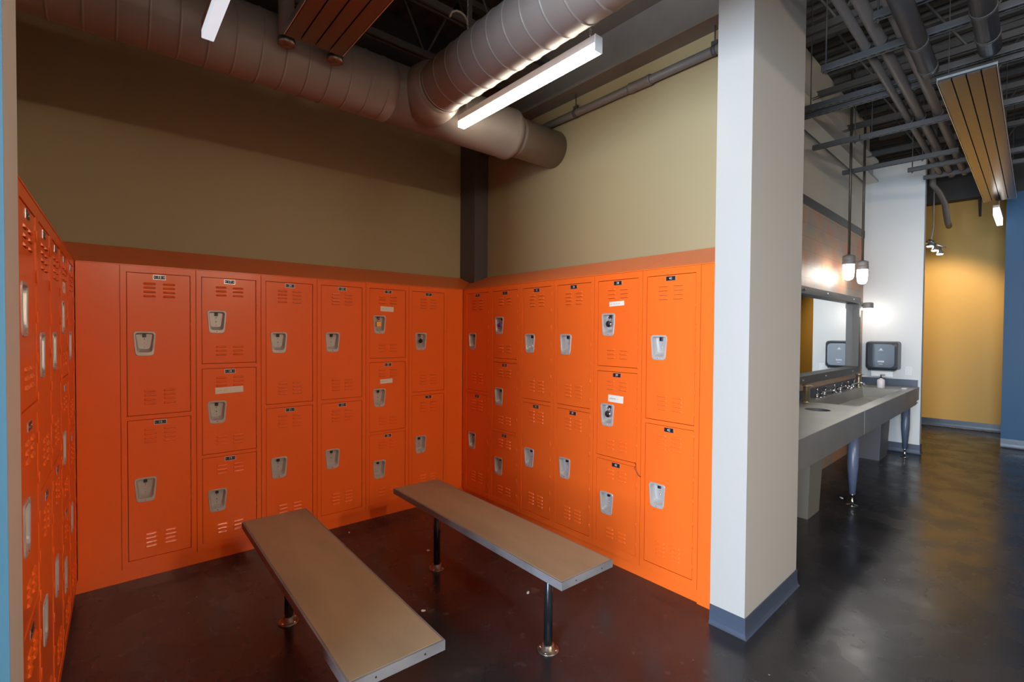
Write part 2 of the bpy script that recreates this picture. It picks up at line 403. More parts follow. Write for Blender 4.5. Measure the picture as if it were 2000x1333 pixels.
def locker(base, rotz, tiers, nums, label, group, papers=None):
    t = thing('locker', label, 'locker', base, rotz, group)
    add('locker_body', BODY[tiers], t)
    for i, (zt, h) in enumerate(TIERS[tiers]):
        me = DOOR[tiers] if not (tiers == 2 and i == 1) else DOOR2B
        d = add('door', me, t, (FR + .003, .003, zt))
        add('recessed_handle', CUP, d, (.0835, 0, -(.353 if tiers == 2 else .213)))
        add('number_plate', plate_mesh(nums[i]), d, (.1585, 0, -.0195))
        if papers and i in papers:
            dx, dz, w, hh, rot, words = papers[i]
            add('paper_label', label_mesh(w, hh, rot, words), d, (dx, 0, dz), label='white handwritten paper label')
    return t

lockers = {}
tiersq = [2, 3, 2, 2, 3, 2]
num = 15
ordi = ['first', 'second', 'third', 'fourth', 'fifth', 'sixth']
Blab = ['orange two-door locker at the left end of the back bank, beside the wide blank filler',
        'orange three-door locker in the back bank, with one long paper strip on its middle door',
        'orange two-door locker in the back bank, just right of the strip-labelled three-door one',
        'orange two-door locker in the back bank with the bright sheen down its doors',
        'orange three-door locker in the back bank with a brass padlock on its top door',
        'orange two-door locker at the right end of the back bank, dial padlock above']
paper = {('B', 1): {1: (.155, -.145, .165, .042, -1.5, (4, 3))}, ('B', 4): {0: (.150, -.160, .115, .040, 2.5, (3, 2)), 1: (.145, -.155, .108, .036, -2, (6,))},
         ('R', 4): {0: (.150, -.152, .118, .030, -2.5, (2, 2, 1, 2)), 1: (.150, -.175, .120, .046, 1.0, (7, 1))},
         ('L', 1): {0: (.160, -.150, .105, .050, 0, (3,))}}
x0 = -(.1714 + 6 * W)
for i in range(6):
    ns = list(range(num, num + tiersq[i])); num += tiersq[i]
    lockers['B', i] = locker((x0 + i * W, 0, ZB), 0, tiersq[i], ns, Blab[i], 'lockers of the back bank', paper.get(('B', i)))
Rlab = ['orange two-door locker at the corner end of the right bank',
        'orange three-door locker in the right bank with a purple padlock on its top door',
        'orange two-door locker in the right bank, just right of the purple padlock one',
        'orange two-door locker in the right bank, just left of the two dial padlocks',
        'orange three-door locker in the right bank with two dial padlocks and paper labels',
        'orange two-door locker nearest the white wall end in the right bank, number 41']
for i in range(6):
    ns = list(range(num, num + tiersq[i])); num += tiersq[i]
    lockers['R', i] = locker((0, -(.033 + i * W), ZB), R(-90), tiersq[i], ns, Rlab[i], 'lockers of the right bank', paper.get(('R', i)))
Llab = ['orange two-door locker in the corner end of the dim left bank',
        'orange three-door locker in the left bank with a white paper label on its top door',
        'orange two-door locker in the left bank, just left of the paper-labelled one',
        'orange two-door locker in the left bank, right beside the nearest three-door locker',
        'orange three-door locker nearest the viewer in the left bank, half hidden by the wall edge']
Lt = [2, 3, 2, 2, 3]; Ln = [[13, 14], [10, 11, 12], [8, 9], [6, 7], [3, 4, 5]]
def LF(x, y, z=0):
    return Vector((PC.x + x * math.cos(LA) - y * math.sin(LA), PC.y + x * math.sin(LA) + y * math.cos(LA), z))
for i in range(5):
    p = LF(-(.05 + (i + 1) * W), 0, ZB)
    lockers['L', i] = locker(tuple(p), LA, Lt[i], Ln[i], Llab[i], 'lockers of the left bank', paper.get(('L', i)))

# fillers, sloped tops, kick strips
def filler(x0, x1, base, rotz, label, z0=ZB):
    mb = MB().m('orange').box(x0 + .0008, x1 - .0008, .001, .03, z0, ZT)
    return tag(mb.build('filler_panel', loc=base, rotz=rotz), label, 'panel', 'blank orange filler panels')
filler(-2.6545, x0, (0, 0, 0), 0, 'wide blank orange filler panel at the left end of the back bank')
filler(-.1714, -.001, (0, 0, 0), 0, 'blank orange filler panel of the back bank in the right-hand corner')
filler(.001, .033, (0, 0, 0), R(-90), 'thin orange filler strip at the corner end of the right bank')
filler(.033 + 6 * W, 2.449, (0, 0, 0), R(-90), 'blank orange filler panel beside the white wall end', 0)
filler(-.05, -.001, (PC.x, PC.y, 0), LA, 'thin orange filler strip in the corner of the left bank')
filler(-2.46, -(.05 + 5 * W), (PC.x, PC.y, 0), LA, 'blank orange filler behind the left wall end', 0)
def slope(x0, x1, base, rotz, label, m0=0, m1=0):
    """wedge: front edge at y=0 z=ZT, back at y=D z=ZT+.16; m0/m1 mitre the ends"""
    mb = MB().m('orange'); h = .16; y0, y1 = -.002, D - .002
    A = [(x0, y0, ZT + .001), (x0 + m0 * D, y1, ZT + .001), (x0 + m0 * D, y1, ZT + h), (x0, y0, ZT + .006)]
    B = [(x1, y0, ZT + .001), (x1 + m1 * D, y1, ZT + .001), (x1 + m1 * D, y1, ZT + h), (x1, y0, ZT + .006)]
    mb.loft([A, B]); return tag(mb.build('sloped_top', loc=base, rotz=rotz), label, 'locker top', 'sloping locker tops')
slope(-2.648, -.0015, (0, 0, 0), 0, 'long sloping orange top over the back bank', -.985, .985)
slope(.0015, .033 + 5 * W - .001, (0, 0, 0), R(-90), 'sloping orange top of the right bank from the corner to the seam', -.985, 0)
slope(.033 + 5 * W + .001, 2.449, (0, 0, 0), R(-90), 'short sloping orange top section beside the white wall end')
slope(-(.05 + 3 * W) + .001, -.004, (PC.x, PC.y, 0), LA, 'sloping orange top over the far half of the left bank', 0, .985)
slope(-2.46, -(.05 + 3 * W) - .001, (PC.x, PC.y, 0), LA, 'sloping orange top over the near half of the left bank')
def kick(x0, x1, base, rotz, label):
    return tag(MB().m('orange').box(x0, x1, .014, D - .03, 0, ZB).build('kick_strip', loc=base, rotz=rotz), label, 'base strip', 'orange kick strips under the lockers')
kick(-2.668, .385, (0, 0, 0), 0, 'orange kick strip under the back bank')
kick(.001, .033 + 6 * W - .001, (0, 0, 0), R(-90), 'orange kick strip under the right bank')
kick(-(.05 + 5 * W), -.001, (PC.x, PC.y, 0), LA, 'orange kick strip under the left bank')

# padlocks
def hang(key, tier, dz=0):
    lk = lockers[key]; t = TIERS[3 if key in (('B', 4), ('R', 1), ('R', 4)) else 2]
    p = Vector((FR + .001 + .0835, .0165, t[tier][0] - (.353 if len(t) == 2 else .213) - .030 + dz))
    mw = Matrix.Translation(lk.location) @ Matrix.Rotation(lk.rotation_euler[2], 4, 'Z')
    return mw @ p, lk.rotation_euler[2]
def padlock(key, tier, label, bodymat, round_body=True):
    p, rz = hang(key, tier); t = thing('padlock', label, 'padlock', tuple(p), rz)
    arc = [(-.011, 0, -.022), (-.011, 0, -.006)] + [(.011 * -math.cos(a), 0, -.006 + .011 * math.sin(a)) for a in [k * math.pi / 8 for k in range(1, 8)]] + [(.011, 0, -.006), (.011, 0, -.022)]
    MB().m('chrome').tube(arc, .003, 8).build('shackle', t)
    if round_body:
        MB().m('chrome').lathe([(.018, .011), (.0235, .008), (.0235, -.008), (.021, -.011)], 24, (0, -.040), 'y').build('lock_case', t)
        MB().m(bodymat).lathe([(.0195, -.0112), (.0190, -.0135), (.009, -.0140), (.008, -.020), (.0065, -.021)], 24, (0, -.040), 'y').build('dial', t)
    else:
        MB().m(bodymat).box(-.019, .019, -.008, .008, -.062, -.022, .002).build('lock_case', t)
    return t
padlock(('B', 4), 0, 'square brass padlock on the back bank, in a recessed handle under a paper label', 'brass', False)
padlock(('B', 5), 0, 'black dial padlock at the right end of the back bank', 'black')
padlock(('R', 1), 0, 'small purple padlock in a recessed handle of the right bank', 'purple')
padlock(('R', 4), 0, 'black dial padlock on the top door of the labelled three-door locker', 'black')
padlock(('R', 4), 1, 'black dial padlock on the middle door of the labelled three-door locker', 'black')
tag(MB().m('black').tube([(-.004, -1.895, .712), (-.010, -1.912, .700), (-.016, -1.903, .680), (-.010, -1.918, .655), (-.013, -1.93, .640), (-.006, -1.945, .632)], .0016, 6).build('cord'),
    'thin black cord caught at the hinge edge of the labelled three-door locker', 'cord')

# ------------------------------------------------------------------ corner column
mb = MB().m('column').prism([(.238, .152), (.398, .152), (.398, .398), (.238, .398)], 'z', 2.012, DECK)
tag(mb.build('steel_column'), 'dark grey steel column boxed into the corner above the lockers', 'column')

# ------------------------------------------------------------------ benches
def bench(x, y, rz, label):
    t = thing('bench', label, 'bench', (x, y, 0), rz, 'low benches on pipe legs')
    w, l, z = .335, 1.56, .481
    mb = MB().m('bench_edge').box(-w / 2, w / 2, -l / 2, l / 2, z - .036, z - .0012, .0015)
    mb.m('bench_top').box(-w / 2 + .009, w / 2 - .009, -l / 2 + .009, l / 2 - .009, z - .004, z)
    mb.m('bench_edge')
    for s in (-1, 1):
        for k in (-.08, .09): mb.m('darkgap').lathe([(.0035, s * (l / 2 - .001)), (.0035, s * (l / 2 + .0008))], 8, (k, z - .018), 'y')
    mb.build('seat', t)
    for yy in (.50, -.53):
        l_ = MB().m('leg_black').lathe([(.021, .028), (.021, z - .036)], 20).m('leg_black').lathe([(.05, z - .042), (.05, z - .0362)], 20).build('leg', t, (0, yy, 0))
        mb = MB().m('flange').lathe([(.052, 0), (.052, .005), (.046, .007), (.029, .009), (.029, .030), (.0215, .032)], 24)
        for a in range(4):
            mb.m('chrome').lathe([(.0055, .006), (.0055, .010), (.003, .0115)], 8, (.040 * math.cos(a * math.pi / 2 + .5), .040 * math.sin(a * math.pi / 2 + .5)))
        mb.build('floor_flange', l_, label='scuffed metal floor flange')
    return t
bench(-1.817, -1.535, R(-1.2), 'grey-brown bench nearer the left lockers, closest to the viewer')
bench(-.915, -1.535, R(-.8), 'grey-brown bench beside the right-hand lockers')

# ------------------------------------------------------------------ alcove ductwork
def spiral_duct(mb, axis, a, b, c, r, pitch, start):
    """duct with raised seams"""
    prof = [(r, a)]; t = start
    while t < b:
        if t > a: prof += [(r, t - .0075), (r, t - .005), (r + .004, t - .0025), (r + .004, t + .0025), (r, t + .005), (r, t + .0075)]
        t += pitch
    prof.append((r, b)); mb.lathe(prof, 48, c, axis, cap=True); return mb
t = thing('air_duct', 'large grey round duct running along the back wall', 'duct', (0, 0, 0))
spiral_duct(MB().m('duct'), 'x', -3.0, -1.13, (-.762, 3.07), .186, .117, -2.95).build('duct_run', t)
MB().m('duct').lathe([(.186, -1.129), (.186, -.14), (.191, -.135), (.191, -.105), (.186, -.10), (.157, -.06), (.152, -.058)], 48, (-.762, 3.07), 'x').build('tee_section', t)
MB().m('duct').lathe([(.152, -.057), (.152, -.045), (.156, -.042), (.156, -.03), (.151, -.027), (.151, .399)], 48, (-.762, 3.07), 'x').build('duct_end', t)
# saddle of the tee
MB().m('duct').lathe([(.190, -.86), (.188, -.94), (.180, -1.0), (.166, -1.03), (.161, -1.035), (.161, -1.06)], 48, (-.897, 3.07), 'y').build('collar', t)
t2 = thing('air_duct', 'grey round branch duct running from the back duct over the middle of the alcove', 'duct', (0, 0, 0))
spiral_duct(MB().m('duct'), 'y', -7.6, -1.061, (-.897, 3.07), .154, .127, -7.6 + .05).build('duct_run', t2)
mb = MB().m('steel_paint')
for xx in (-2.2, -.45): mb.box(xx, xx + .03, -.58, -.555, 3.0, DECK)
MB().m('steel_paint').box(-.50, -.46, -.765 + .0, -.735, 3.258, DECK).build('hanger', t)
MB().m('steel_paint').box(-2.4, -2.36, -.765, -.735, 3.258, DECK).build('hanger', t)
for yy in (-2.6, -5.0): MB().m('steel_paint').box(-.905, -.885, yy, yy + .03, 3.226, DECK).build('hanger', t2)

# ------------------------------------------------------------------ linear lamps in the alcove
def strip_lamp(x, y0, y1, z, label, lens, w=.052, h=.078, parent_rot=0):
    t = thing('strip_lamp', label, 'lamp', (x, (y0 + y1) / 2, z)); L2 = (y1 - y0) / 2
    mb = MB().m('housing').box(-w / 2, w / 2, -L2, L2, h * .50, h, .002)
    mb.m('housing_cap').box(-w / 2 - .001, w / 2 + .001, -L2 - .004, -L2, .0, h + .001); mb.build('housing', t)
    MB().m(lens).box(-w / 2 + .001, w / 2 - .001, -L2 + .001, L2 - .001, 0, h * .5 - .001, .003).build('lens', t)
    for yy in (-L2 + .05, L2 - .07):
        mb = MB().m('alu'); z0 = h; k = 0
        while z0 < DECK - z - .02:
            if z0 - h < .9:
                a = .005 if k % 2 else 0; b = 0 if k % 2 else .005
                pts = [(math.cos(q) * a, yy + math.cos(q) * b, z0 + .010 + math.sin(q) * .011) for q in [j * math.pi / 3 for j in range(7)]]
                mb.tube(pts, .0016, 4, cap=False); z0 += .019; k += 1
            else:
                mb.tube([(0, yy, z0), (0, yy, DECK - z)], .0015, 4); break
        mb.build('chain', t)
    return t
strip_lamp(-.70, -2.15, -.98, 2.885, 'bright white strip lamp hanging on chains under the branch duct', 'lamp')
strip_lamp(-2.155, -2.4, -1.01, 2.885, 'dim bluish strip lamp over the left lockers, cut by the top edge', 'lamp_dim')

strip_lamp(-.70, -7.4, -5.2, 2.885, 'strip lamp of the hall in the row of the bright one, beyond the picture edge', 'lamp_hall')
strip_lamp(-2.155, -7.4, -5.2, 2.885, 'strip lamp of the hall in the row of the dim one, behind the viewer', 'lamp_hall')

# ------------------------------------------------------------------ radiant ceiling heaters
def heater(x0, x1, y0, y1, z, label, place=(0, 0, 0), rz=0, axis='y', rim='alu'):
    t = thing('ceiling_heater', label, 'heater', place, rz); n = 4; w = (x1 - x0) / n
    def bx(mb, a0, a1, b0, b1, z0, z1):
        if axis == 'y': mb.box(a0, a1, b0, b1, z0, z1)
        else: mb.box(b0, b1, a0, a1, z0, z1)
    for k in range(n):
        mb = MB().m('panel'); g = .0035
        bx(mb, x0 + k * w + g, x0 + (k + 1) * w - g, y0, y1, z, z + .012); mb.build('panel_strip', t)
    mb = MB().m(rim)
    bx(mb, x0 - .004, x0, y0, y1, z, z + .035); bx(mb, x1, x1 + .004, y0, y1, z, z + .035)
    mb.m('darkgap'); bx(mb, x0, x1, y0 + .01, y1 - .01, z + .013, z + .017)
    mb.m(rim); bx(mb, x0, x1, y0 - .001, y0 + .03, z + .018, z + .033); bx(mb, x0, x1, y1 - .03, y1 + .001, z + .018, z + .033)
    mb.build('casing', t)
    for yy in (y0 + .25, (y0 + y1) / 2, y1 - .25):
        for xx in (x0 + .03, x1 - .03):
            a, b = (xx, yy) if axis == 'y' else (yy, xx)
            MB().m('steel_paint').tube([(a, b, z + .033), (a, b, DECK)], .003, 5).build('hanger_rod', t)
    return t
heater(-1.838, -1.547, -5.2, -1.09, 3.0, 'dark ribbed ceiling heater reflecting orange, over the benches')
for (x, y, lb) in ((-1.808, -1.016, 'grey vertical pipe with a capped foot at the left corner of the orange-lit heater'),
                   (-1.560, -1.022, 'grey vertical pipe mostly hidden behind the ceiling heater, only its capped foot showing')):
    t = thing('drop_pipe', lb, 'pipe', (x, y, 2.995))
    MB().m('pipe').lathe([(.038, .02), (.038, DECK - 2.995)], 24).build('pipe_body', t)
    MB().m('flange').lathe([(.036, -.004), (.043, .0), (.043, .026), (.038, .028)], 24).build('end_cap', t)

# ------------------------------------------------------------------ beam and pipe above the right bank
mb = MB().m('beam')
mb.prism([(.255, 3.42), (.545, 3.42), (.545, 3.442), (.412, 3.455), (.412, 3.80), (.545, 3.81), (.545, 3.83), (.255, 3.83), (.255, 3.81), (.392, 3.80), (.392, 3.455), (.255, 3.442)], 'y', -2.449, .39)
tag(mb.build('steel_beam'), 'brown steel beam lying along the top of the right alcove wall', 'beam')
t = thing('wall_pipe', 'grey-brown pipe hung along the right alcove wall under the beam', 'pipe', (0, 0, 0))
MB().m('pipe').tube([(.345, -2.449, 3.268), (.345, .39, 3.268)], .029, 20).build('pipe_body', t)
MB().m('pipe').lathe([(.034, -1.75), (.037, -1.74), (.037, -1.725), (.034, -1.715), (.034, -1.60), (.037, -1.59), (.037, -1.575), (.030, -1.565)], 20, (.345, 3.268), 'y').build('coupling', t)
for yy in (-1.057, -2.20):
    mb = MB().m('steel_paint').tube([(.345, yy, 3.30), (.345, yy, 3.419)], .005, 6).lathe([(.033, yy - .012), (.033, yy + .012)], 16, (.345, 3.268), 'y')
    mb.box(.335, .355, yy - .02, yy + .02, 3.30, 3.325); mb.build('clamp', t)

# ------------------------------------------------------------------ roof joists
def joist(x0, x1, y, z0, label, step=.62, rot=0, place=(0, 0, 0)):
    t = thing('roof_joist', label, 'joist', place, rot, 'open-web steel roof joists')
    for a in (y - .03, y + .012):
        MB().m('steel_paint').box(x0, x1, a, a + .018, z0, z0 + .05).build('bottom_chord', t)
    MB().m('steel_paint').box(x0, x1, y - .035, y + .035, DECK - .055, DECK - .001).build('top_chord', t)
    mb = MB().m('steel_paint'); x = x0 + .1; up = True
    while x + step / 2 < x1:
        a = z0 + .02 if up else DECK - .03; b = DECK - .03 if up else z0 + .02
        mb.tube([(x, y, a), (x + step / 2, y, b)], .011, 6); x += step / 2; up = not up
    mb.build('web', t); return t
joist(-3.1, .39, -.20, 3.74, 'roof joist of the alcove nearest its back wall')
joist(-5.9, .6, -.74, 3.76, 'roof joist of the alcove just beyond the branch of the duct')
joist(-5.9, .6, -1.95, 3.76, 'roof joist of the alcove over the benches')
joist(-5.9, -.12, -3.3, 3.76, 'roof joist over the hall floor left of the white wall end')
tag(MB().m('cable').tube([(-.77, -.945, 3.61), (-.755, -.95, 3.646), (-.72, -.95, 3.668), (-.686, -.95, 3.672), (-.655, -.95, 3.662), (-.635, -.95, 3.635), (-.627, -.95, 3.59), (-.625, -.955, 3.45), (-.64, -.97, 3.2), (-.67, -.99, 2.975)], .007, 8).build('flexible_conduit'),
    'pale flexible cable looping down behind the branch duct to the bright lamp', 'conduit')

# ------------------------------------------------------------------ restroom: sink counter
def rt(name, label, cat, u, v, z=0, group=None, rz=0): return thing(name, label, cat, tuple(RF(u, v, z)), TH + rz, group)
t = rt('sink_counter', 'long stainless steel sink counter on blue-grey legs under the mirror', 'counter', 0, 0)
ZC = .862
mb = MB().m('stainless')
# top plate pieces around basin (u 2.10..4.12, v .13..,.51) and the round waste hole at (1.60,.325)
def slab(u0, u1, v0, v1): mb.box(u0, u1, v0, v1, ZC - .02, ZC)
slab(4.12, 4.738, .036, .645); slab(2.10, 4.12, .036, .13); slab(2.10, 4.12, .51, .645); slab(.06, 1.49, .036, .645); slab(1.71, 2.10, .036, .645)
slab(1.49, 1.71, .036, .215); slab(1.49, 1.71, .435, .645)
# square-to-round fill around the waste hole
n = 32; cx_, cy_, rr_ = 1.60, .325, .098
for i in range(n):
    a0, a1 = 2 * math.pi * i / n, 2 * math.pi * (i + 1) / n
    def sq(a):
        k = .11 / max(abs(math.cos(a)), abs(math.sin(a))); return (cx_ + k * math.cos(a), cy_ + k * math.sin(a), ZC)
    def ci(a, z=ZC): return (cx_ + rr_ * math.cos(a), cy_ + rr_ * math.sin(a), z)
    mb.m('stainless').face([sq(a0), sq(a1), ci(a1), ci(a0)]); mb.m('bin_dark').face([ci(a0), ci(a1), ci(a1, ZC - .2), ci(a0, ZC - .2)])
mb.build('worktop', t)
mb = MB().m('stainless')
A = [(2.10, .13), (4.12, .13), (4.12, .51), (2.10, .51)]; Bq = [(2.75, .15), (4.08, .15), (4.08, .49), (2.75, .49)]
for i in range(4):
    j = (i + 1) % 4; mb.face([(*A[i], ZC), (*A[j], ZC), (*Bq[j], ZC - .11), (*Bq[i], ZC - .11)])
mb.face([(*q, ZC - .11) for q in Bq]); mb.m('chrome').lathe([(.03, ZC - .1095), (.028, ZC - .107)], 16, (3.6, .32)); mb.build('basin', t)
mb = MB().m('stainless').box(.06, 1.846, .034, .046, .655, ZC - .001, .001).box(1.854, 4.545, .034, .046, .655, ZC - .001, .001)
mb.box(4.549, 4.737, .034, .046, .700, ZC - .001, .001); mb.box(.06, 4.737, .046, .07, .655, .667); mb.build('apron', t)
MB().m('base_dark').box(.06, 4.738, .628, .645, ZC, ZC + .085).box(4.722, 4.738, .05, .628, ZC, ZC + .085).build('backsplash', t, label='dark upstand along the wall')
for uu in (1.91, 4.449):
    l_ = MB().m('blue_leg').lathe([(.024, .10), (.043, .36), (.045, .66)], 20).box(-.05, .05, -.05, .05, .655, .668).build('leg', t, (uu, .125, 0))
    MB().m('chrome').lathe([(.045, 0), (.045, .004), (.012, .012), (.010, .09), (.022, .10)], 18).build('foot', l_)
MB().m('blue_leg').lathe([(.024, .10), (.043, .36), (.045, .66)], 20).build('leg', t, (4.60, .52, 0))
mb = MB().m('chrome')
for uu in (1.72, 2.10, 3.05, 3.62): mb.tube([(uu, .20, .655), (uu, .20, .60), (uu + .03, .16, .585)], .012, 8).tube([(uu + .03, .16, .60), (uu + .03, .16, .57)], .02, 8)
mb.build('drain_fittings', t)

def faucet(u, label):
    t = rt('faucet', label, 'faucet', u, .560, ZC, 'chrome faucets along the sink')
    MB().m('chrome').lathe([(.026, 0), (.026, .006), (.016, .014), (.014, .045)], 16).tube([(0, 0, .04), (0, -.02, .062), (0, -.07, .078), (0, -.13, .074), (0, -.155, .055)], [.013, .012, .011, .010, .010], 10).build('spout', t)
    for s in (-1, 1):
        h = MB().m('chrome').lathe([(.024, 0), (.024, .006), (.018, .012), (.017, .035), (.020, .040), (.012, .05)], 16).build('valve', t, (s * .13, 0, 0))
        MB().m('chrome').tube([(0, 0, .046), (s * .012, -.006, .075), (s * .028, -.010, .105)], [.007, .006, .009], 8).build('lever', h)
faucet(2.58, 'chrome lever faucet at the near end of the sink'); faucet(3.20, 'chrome lever faucet in the middle of the sink'); faucet(3.78, 'chrome lever faucet at the far end of the sink')
for u, lb in ((2.06, 'satin soap dispenser post at the near end of the sink'), (4.10, 'satin soap dispenser post at the far sink corner')):
    t = rt('soap_dispenser', lb, 'soap dispenser', u, .545, ZC, 'satin soap dispenser posts')
    MB().m('satin').lathe([(.044, 0), (.044, .006), (.030, .012), (.029, .155)], 24).build('post', t)
    MB().m('satin').lathe([(.036, .155), (.040, .157), (.040, .164), (.036, .166)], 24).box(-.012, .012, -.055, -.03, .156, .165, .003).build('spout_cap', t)
t = rt('soap_bottle', 'white round soap bottle with a dark pump by the far end of the sink', 'bottle', 4.22, .34, ZC)
MB().m('bottle').lathe([(.038, 0), (.041, .006), (.041, .092), (.034, .104), (.014, .112), (.014, .120)], 24).build('bottle_body', t)
MB().m('black').lathe([(.015, .120), (.015, .132), (.005, .134), (.005, .156)], 14).box(-.008, .008, -.040, .010, .154, .164, .002).build('pump', t, label='dark pump head')
tag(MB().m('bottle').box(-.045, .045, -.028, .028, 0, .014, .006).build('soap_bar', loc=tuple(RF(4.28, .115, ZC)), rotz=TH), 'small white bar of soap on the front corner of the counter', 'soap')

# cladding, trim, mirror
tag(MB().m('clad').box(.03, 4.735, -.014, 0, 0, 2.83).build('wall_cladding', loc=tuple(RF(0, .66)), rotz=TH), 'weathered brown and grey metal-look cladding around the mirror', 'wall cladding')
struct(MB().m('mframe').box(.03, 4.735, -.020, 0, 2.83, 2.925).build('trim_1', loc=tuple(RF(0, .66)), rotz=TH))
t = rt('wall_mirror', 'large mirror in a dark steel frame with bolt heads over the sinks', 'mirror', 0, .645)
u0_, u1_, z0_, z1_ = .95, 4.21, 1.04, 1.99; fwd = .075
MB().m('mirror').box(u0_ + fwd - .01, u1_ - fwd + .01, -.014, -.002, z0_ + fwd - .01, z1_ - fwd + .01).build('mirror_glass', t)
mb = MB().m('mframe')
mb.box(u0_, u1_, -.085, -.001, z1_ - fwd, z1_, .003).box(u0_, u1_, -.085, -.001, z0_, z0_ + fwd, .003).box(u0_, u0_ + fwd, -.085, -.001, z0_ + fwd, z1_ - fwd, .003)
mb.box(u1_ - fwd, u1_, -.085, -.001, z0_ + fwd, z1_ - fwd, .003)
mb.m('chrome')
for uu in (1.3, 2.0, 2.75, 3.85):
    for zz in (z0_ + fwd / 2, z1_ - fwd / 2): mb.lathe([(.012, -.0845), (.011, -.090), (.005, -.093)], 12, (uu, zz), 'y')
mb.build('mirror_frame', t)

# towel dispenser on the white wall (faces -u)
t = rt('towel_dispenser', 'dark smoked plastic paper towel dispenser on the white wall', 'towel dispenser', 4.74, .40, 1.25, rz=R(-90))
# local x: along -v (right as seen), y: into wall, z up
mb = MB().m('smoke'); pr = []
def rrect(w, h, r, n=5):
    out = []
    for (cx, cz, a0) in ((w / 2 - r, h / 2 - r, 0), (-w / 2 + r, h / 2 - r, 90), (-w / 2 + r, -h / 2 + r, 180), (w / 2 - r, -h / 2 + r, 270)):
        for k in range(n + 1): a = R(a0 + 90 * k / n); out.append((cx + r * math.cos(a), cz + r * math.sin(a)))
    return out
def rg(w, h, r, y, dz=0): return [(x, y, z + dz) for x, z in rrect(w, h, r)]
mb.loft([rg(.342, .365, .03, -.02), rg(.342, .365, .035, -.17), rg(.325, .345, .04, -.205), rg(.28, .30, .05, -.218)]); mb.build('cover', t)
mb = MB().m('lampcap').loft([rg(.350, .372, .03, 0), rg(.350, .372, .03, -.022)]); mb.build('back_case', t)
MB().m('black').box(-.14, .14, -.20, -.05, -.197, -.181, .004).build('outlet_slot', t)
mb = MB().m('whiteink')
mb.face([(-.018, -.2192, .075), (.018, -.2192, .075), (0, -.2192, .098)]); mb.box(-.026, .026, -.2194, -.218, .066, .070)
mb.box(-.034, .034, -.2194, -.218, -.085, -.065); mb.box(-.022, .022, -.2192, -.218, -.112, -.107)
mb.m('smoke')
for k in range(4): mb.box(-.026 + k * .014, -.020 + k * .014, -.2199, -.2193, -.081, -.069)
mb.build('emblem', t)
MB().m('chrome').lathe([(.012, -.20), (.012, -.214), (.008, -.217)], 14, (.12, -.12), 'y').build('lock', t)
tag(MB().m('paperw').box(-.115, .115, -.135, -.133, -.275, -.19).build('paper_towel', loc=tuple(RF(4.74, .40, 1.25)), rotz=TH + R(-90)), 'sheet of white paper towel hanging from the dispenser', 'paper towel')
t = rt('wall_outlet', 'pale outlet plate low on the white wall right of the towel dispenser', 'outlet', 4.74, .145, 1.06, rz=R(-90))
MB().m('outlet').box(-.036, .036, -.006, 0, -.058, .058, .002).build('cover_plate', t)
for z in (-.022, .022): MB().m('outlet').box(-.017, .017, -.009, -.005, z - .015, z + .015, .002).build('socket', t)

# sconce near the corner
t = rt('wall_lamp', 'grey-capped jar lamp on the cladding beside the mirror, over the towel dispenser', 'lamp', 4.47, .646, 1.90)
MB().m('lampcap').box(-.055, .055, -.045, 0, -.055, .055, .006).build('wall_box', t)
MB().m('lampcap').tube([(0, -.04, .0), (0, -.11, .02)], .012, 10).lathe([(.052, -.035), (.058, -.028), (.058, .03), (.045, .04)], 24, (0, -.11)).build('cap', t)
MB().m('globe').lathe([(.015, -.145), (.038, -.125), (.045, -.09), (.046, -.036)], 24, (0, -.11)).build('globe', t)
# pendants
for u, lb in ((3.09, 'jar pendant lamp nearer the viewer, hanging over the counter'), (3.70, 'jar pendant lamp hanging further along the counter, lower in the picture')):
    t = rt('pendant_lamp', lb, 'lamp', u, .45, 2.12, 'jar pendants over the counter')
    MB().m('globe').lathe([(.012, .0), (.038, .012), (.050, .045), (.053, .10), (.053, .172)], 28).build('globe', t)
    MB().m('lampcap').lathe([(.056, .170), (.062, .175), (.062, .215), (.058, .22), (.060, .225), (.060, .262), (.045, .27), (.02, .28)], 28).build('cap', t)
    MB().m('bronze').lathe([(.013, .28), (.013, DECK - 2.12)], 12).build('rod', t)

# bins
def bin_(u, v, label, w, d, h, m, group=None):
    t = rt('waste_bin', label, 'bin', u, v)
    mb = MB().m(m).loft([[(-w * .42, -d * .42, 0), (w * .42, -d * .42, 0), (w * .42, d * .42, 0), (-w * .42, d * .42, 0)], [(-w / 2, -d / 2, h), (w / 2, -d / 2, h), (w / 2, d / 2, h), (-w / 2, d / 2, h)]], cap1=False)
    mb.build('bin_body', t)
    MB().m(m).box(-w / 2 - .008, w / 2 + .008, -d / 2 - .008, -d / 2 + .012, h - .03, h).box(-w / 2 - .008, w / 2 + .008, d / 2 - .012, d / 2 + .008, h - .03, h).box(-w / 2 - .008, -w / 2 + .012, -d / 2, d / 2, h - .03, h).box(w / 2 - .012, w / 2 + .008, -d / 2, d / 2, h - .03, h).build('rim', t)
bin_(1.38, .40, 'grey waste bin under the near end of the counter, below the round hole', .36, .28, .645, 'bin')
bin_(4.18, .42, 'dark slim waste bin under the far end of the counter', .52, .30, .645, 'bin_dark')

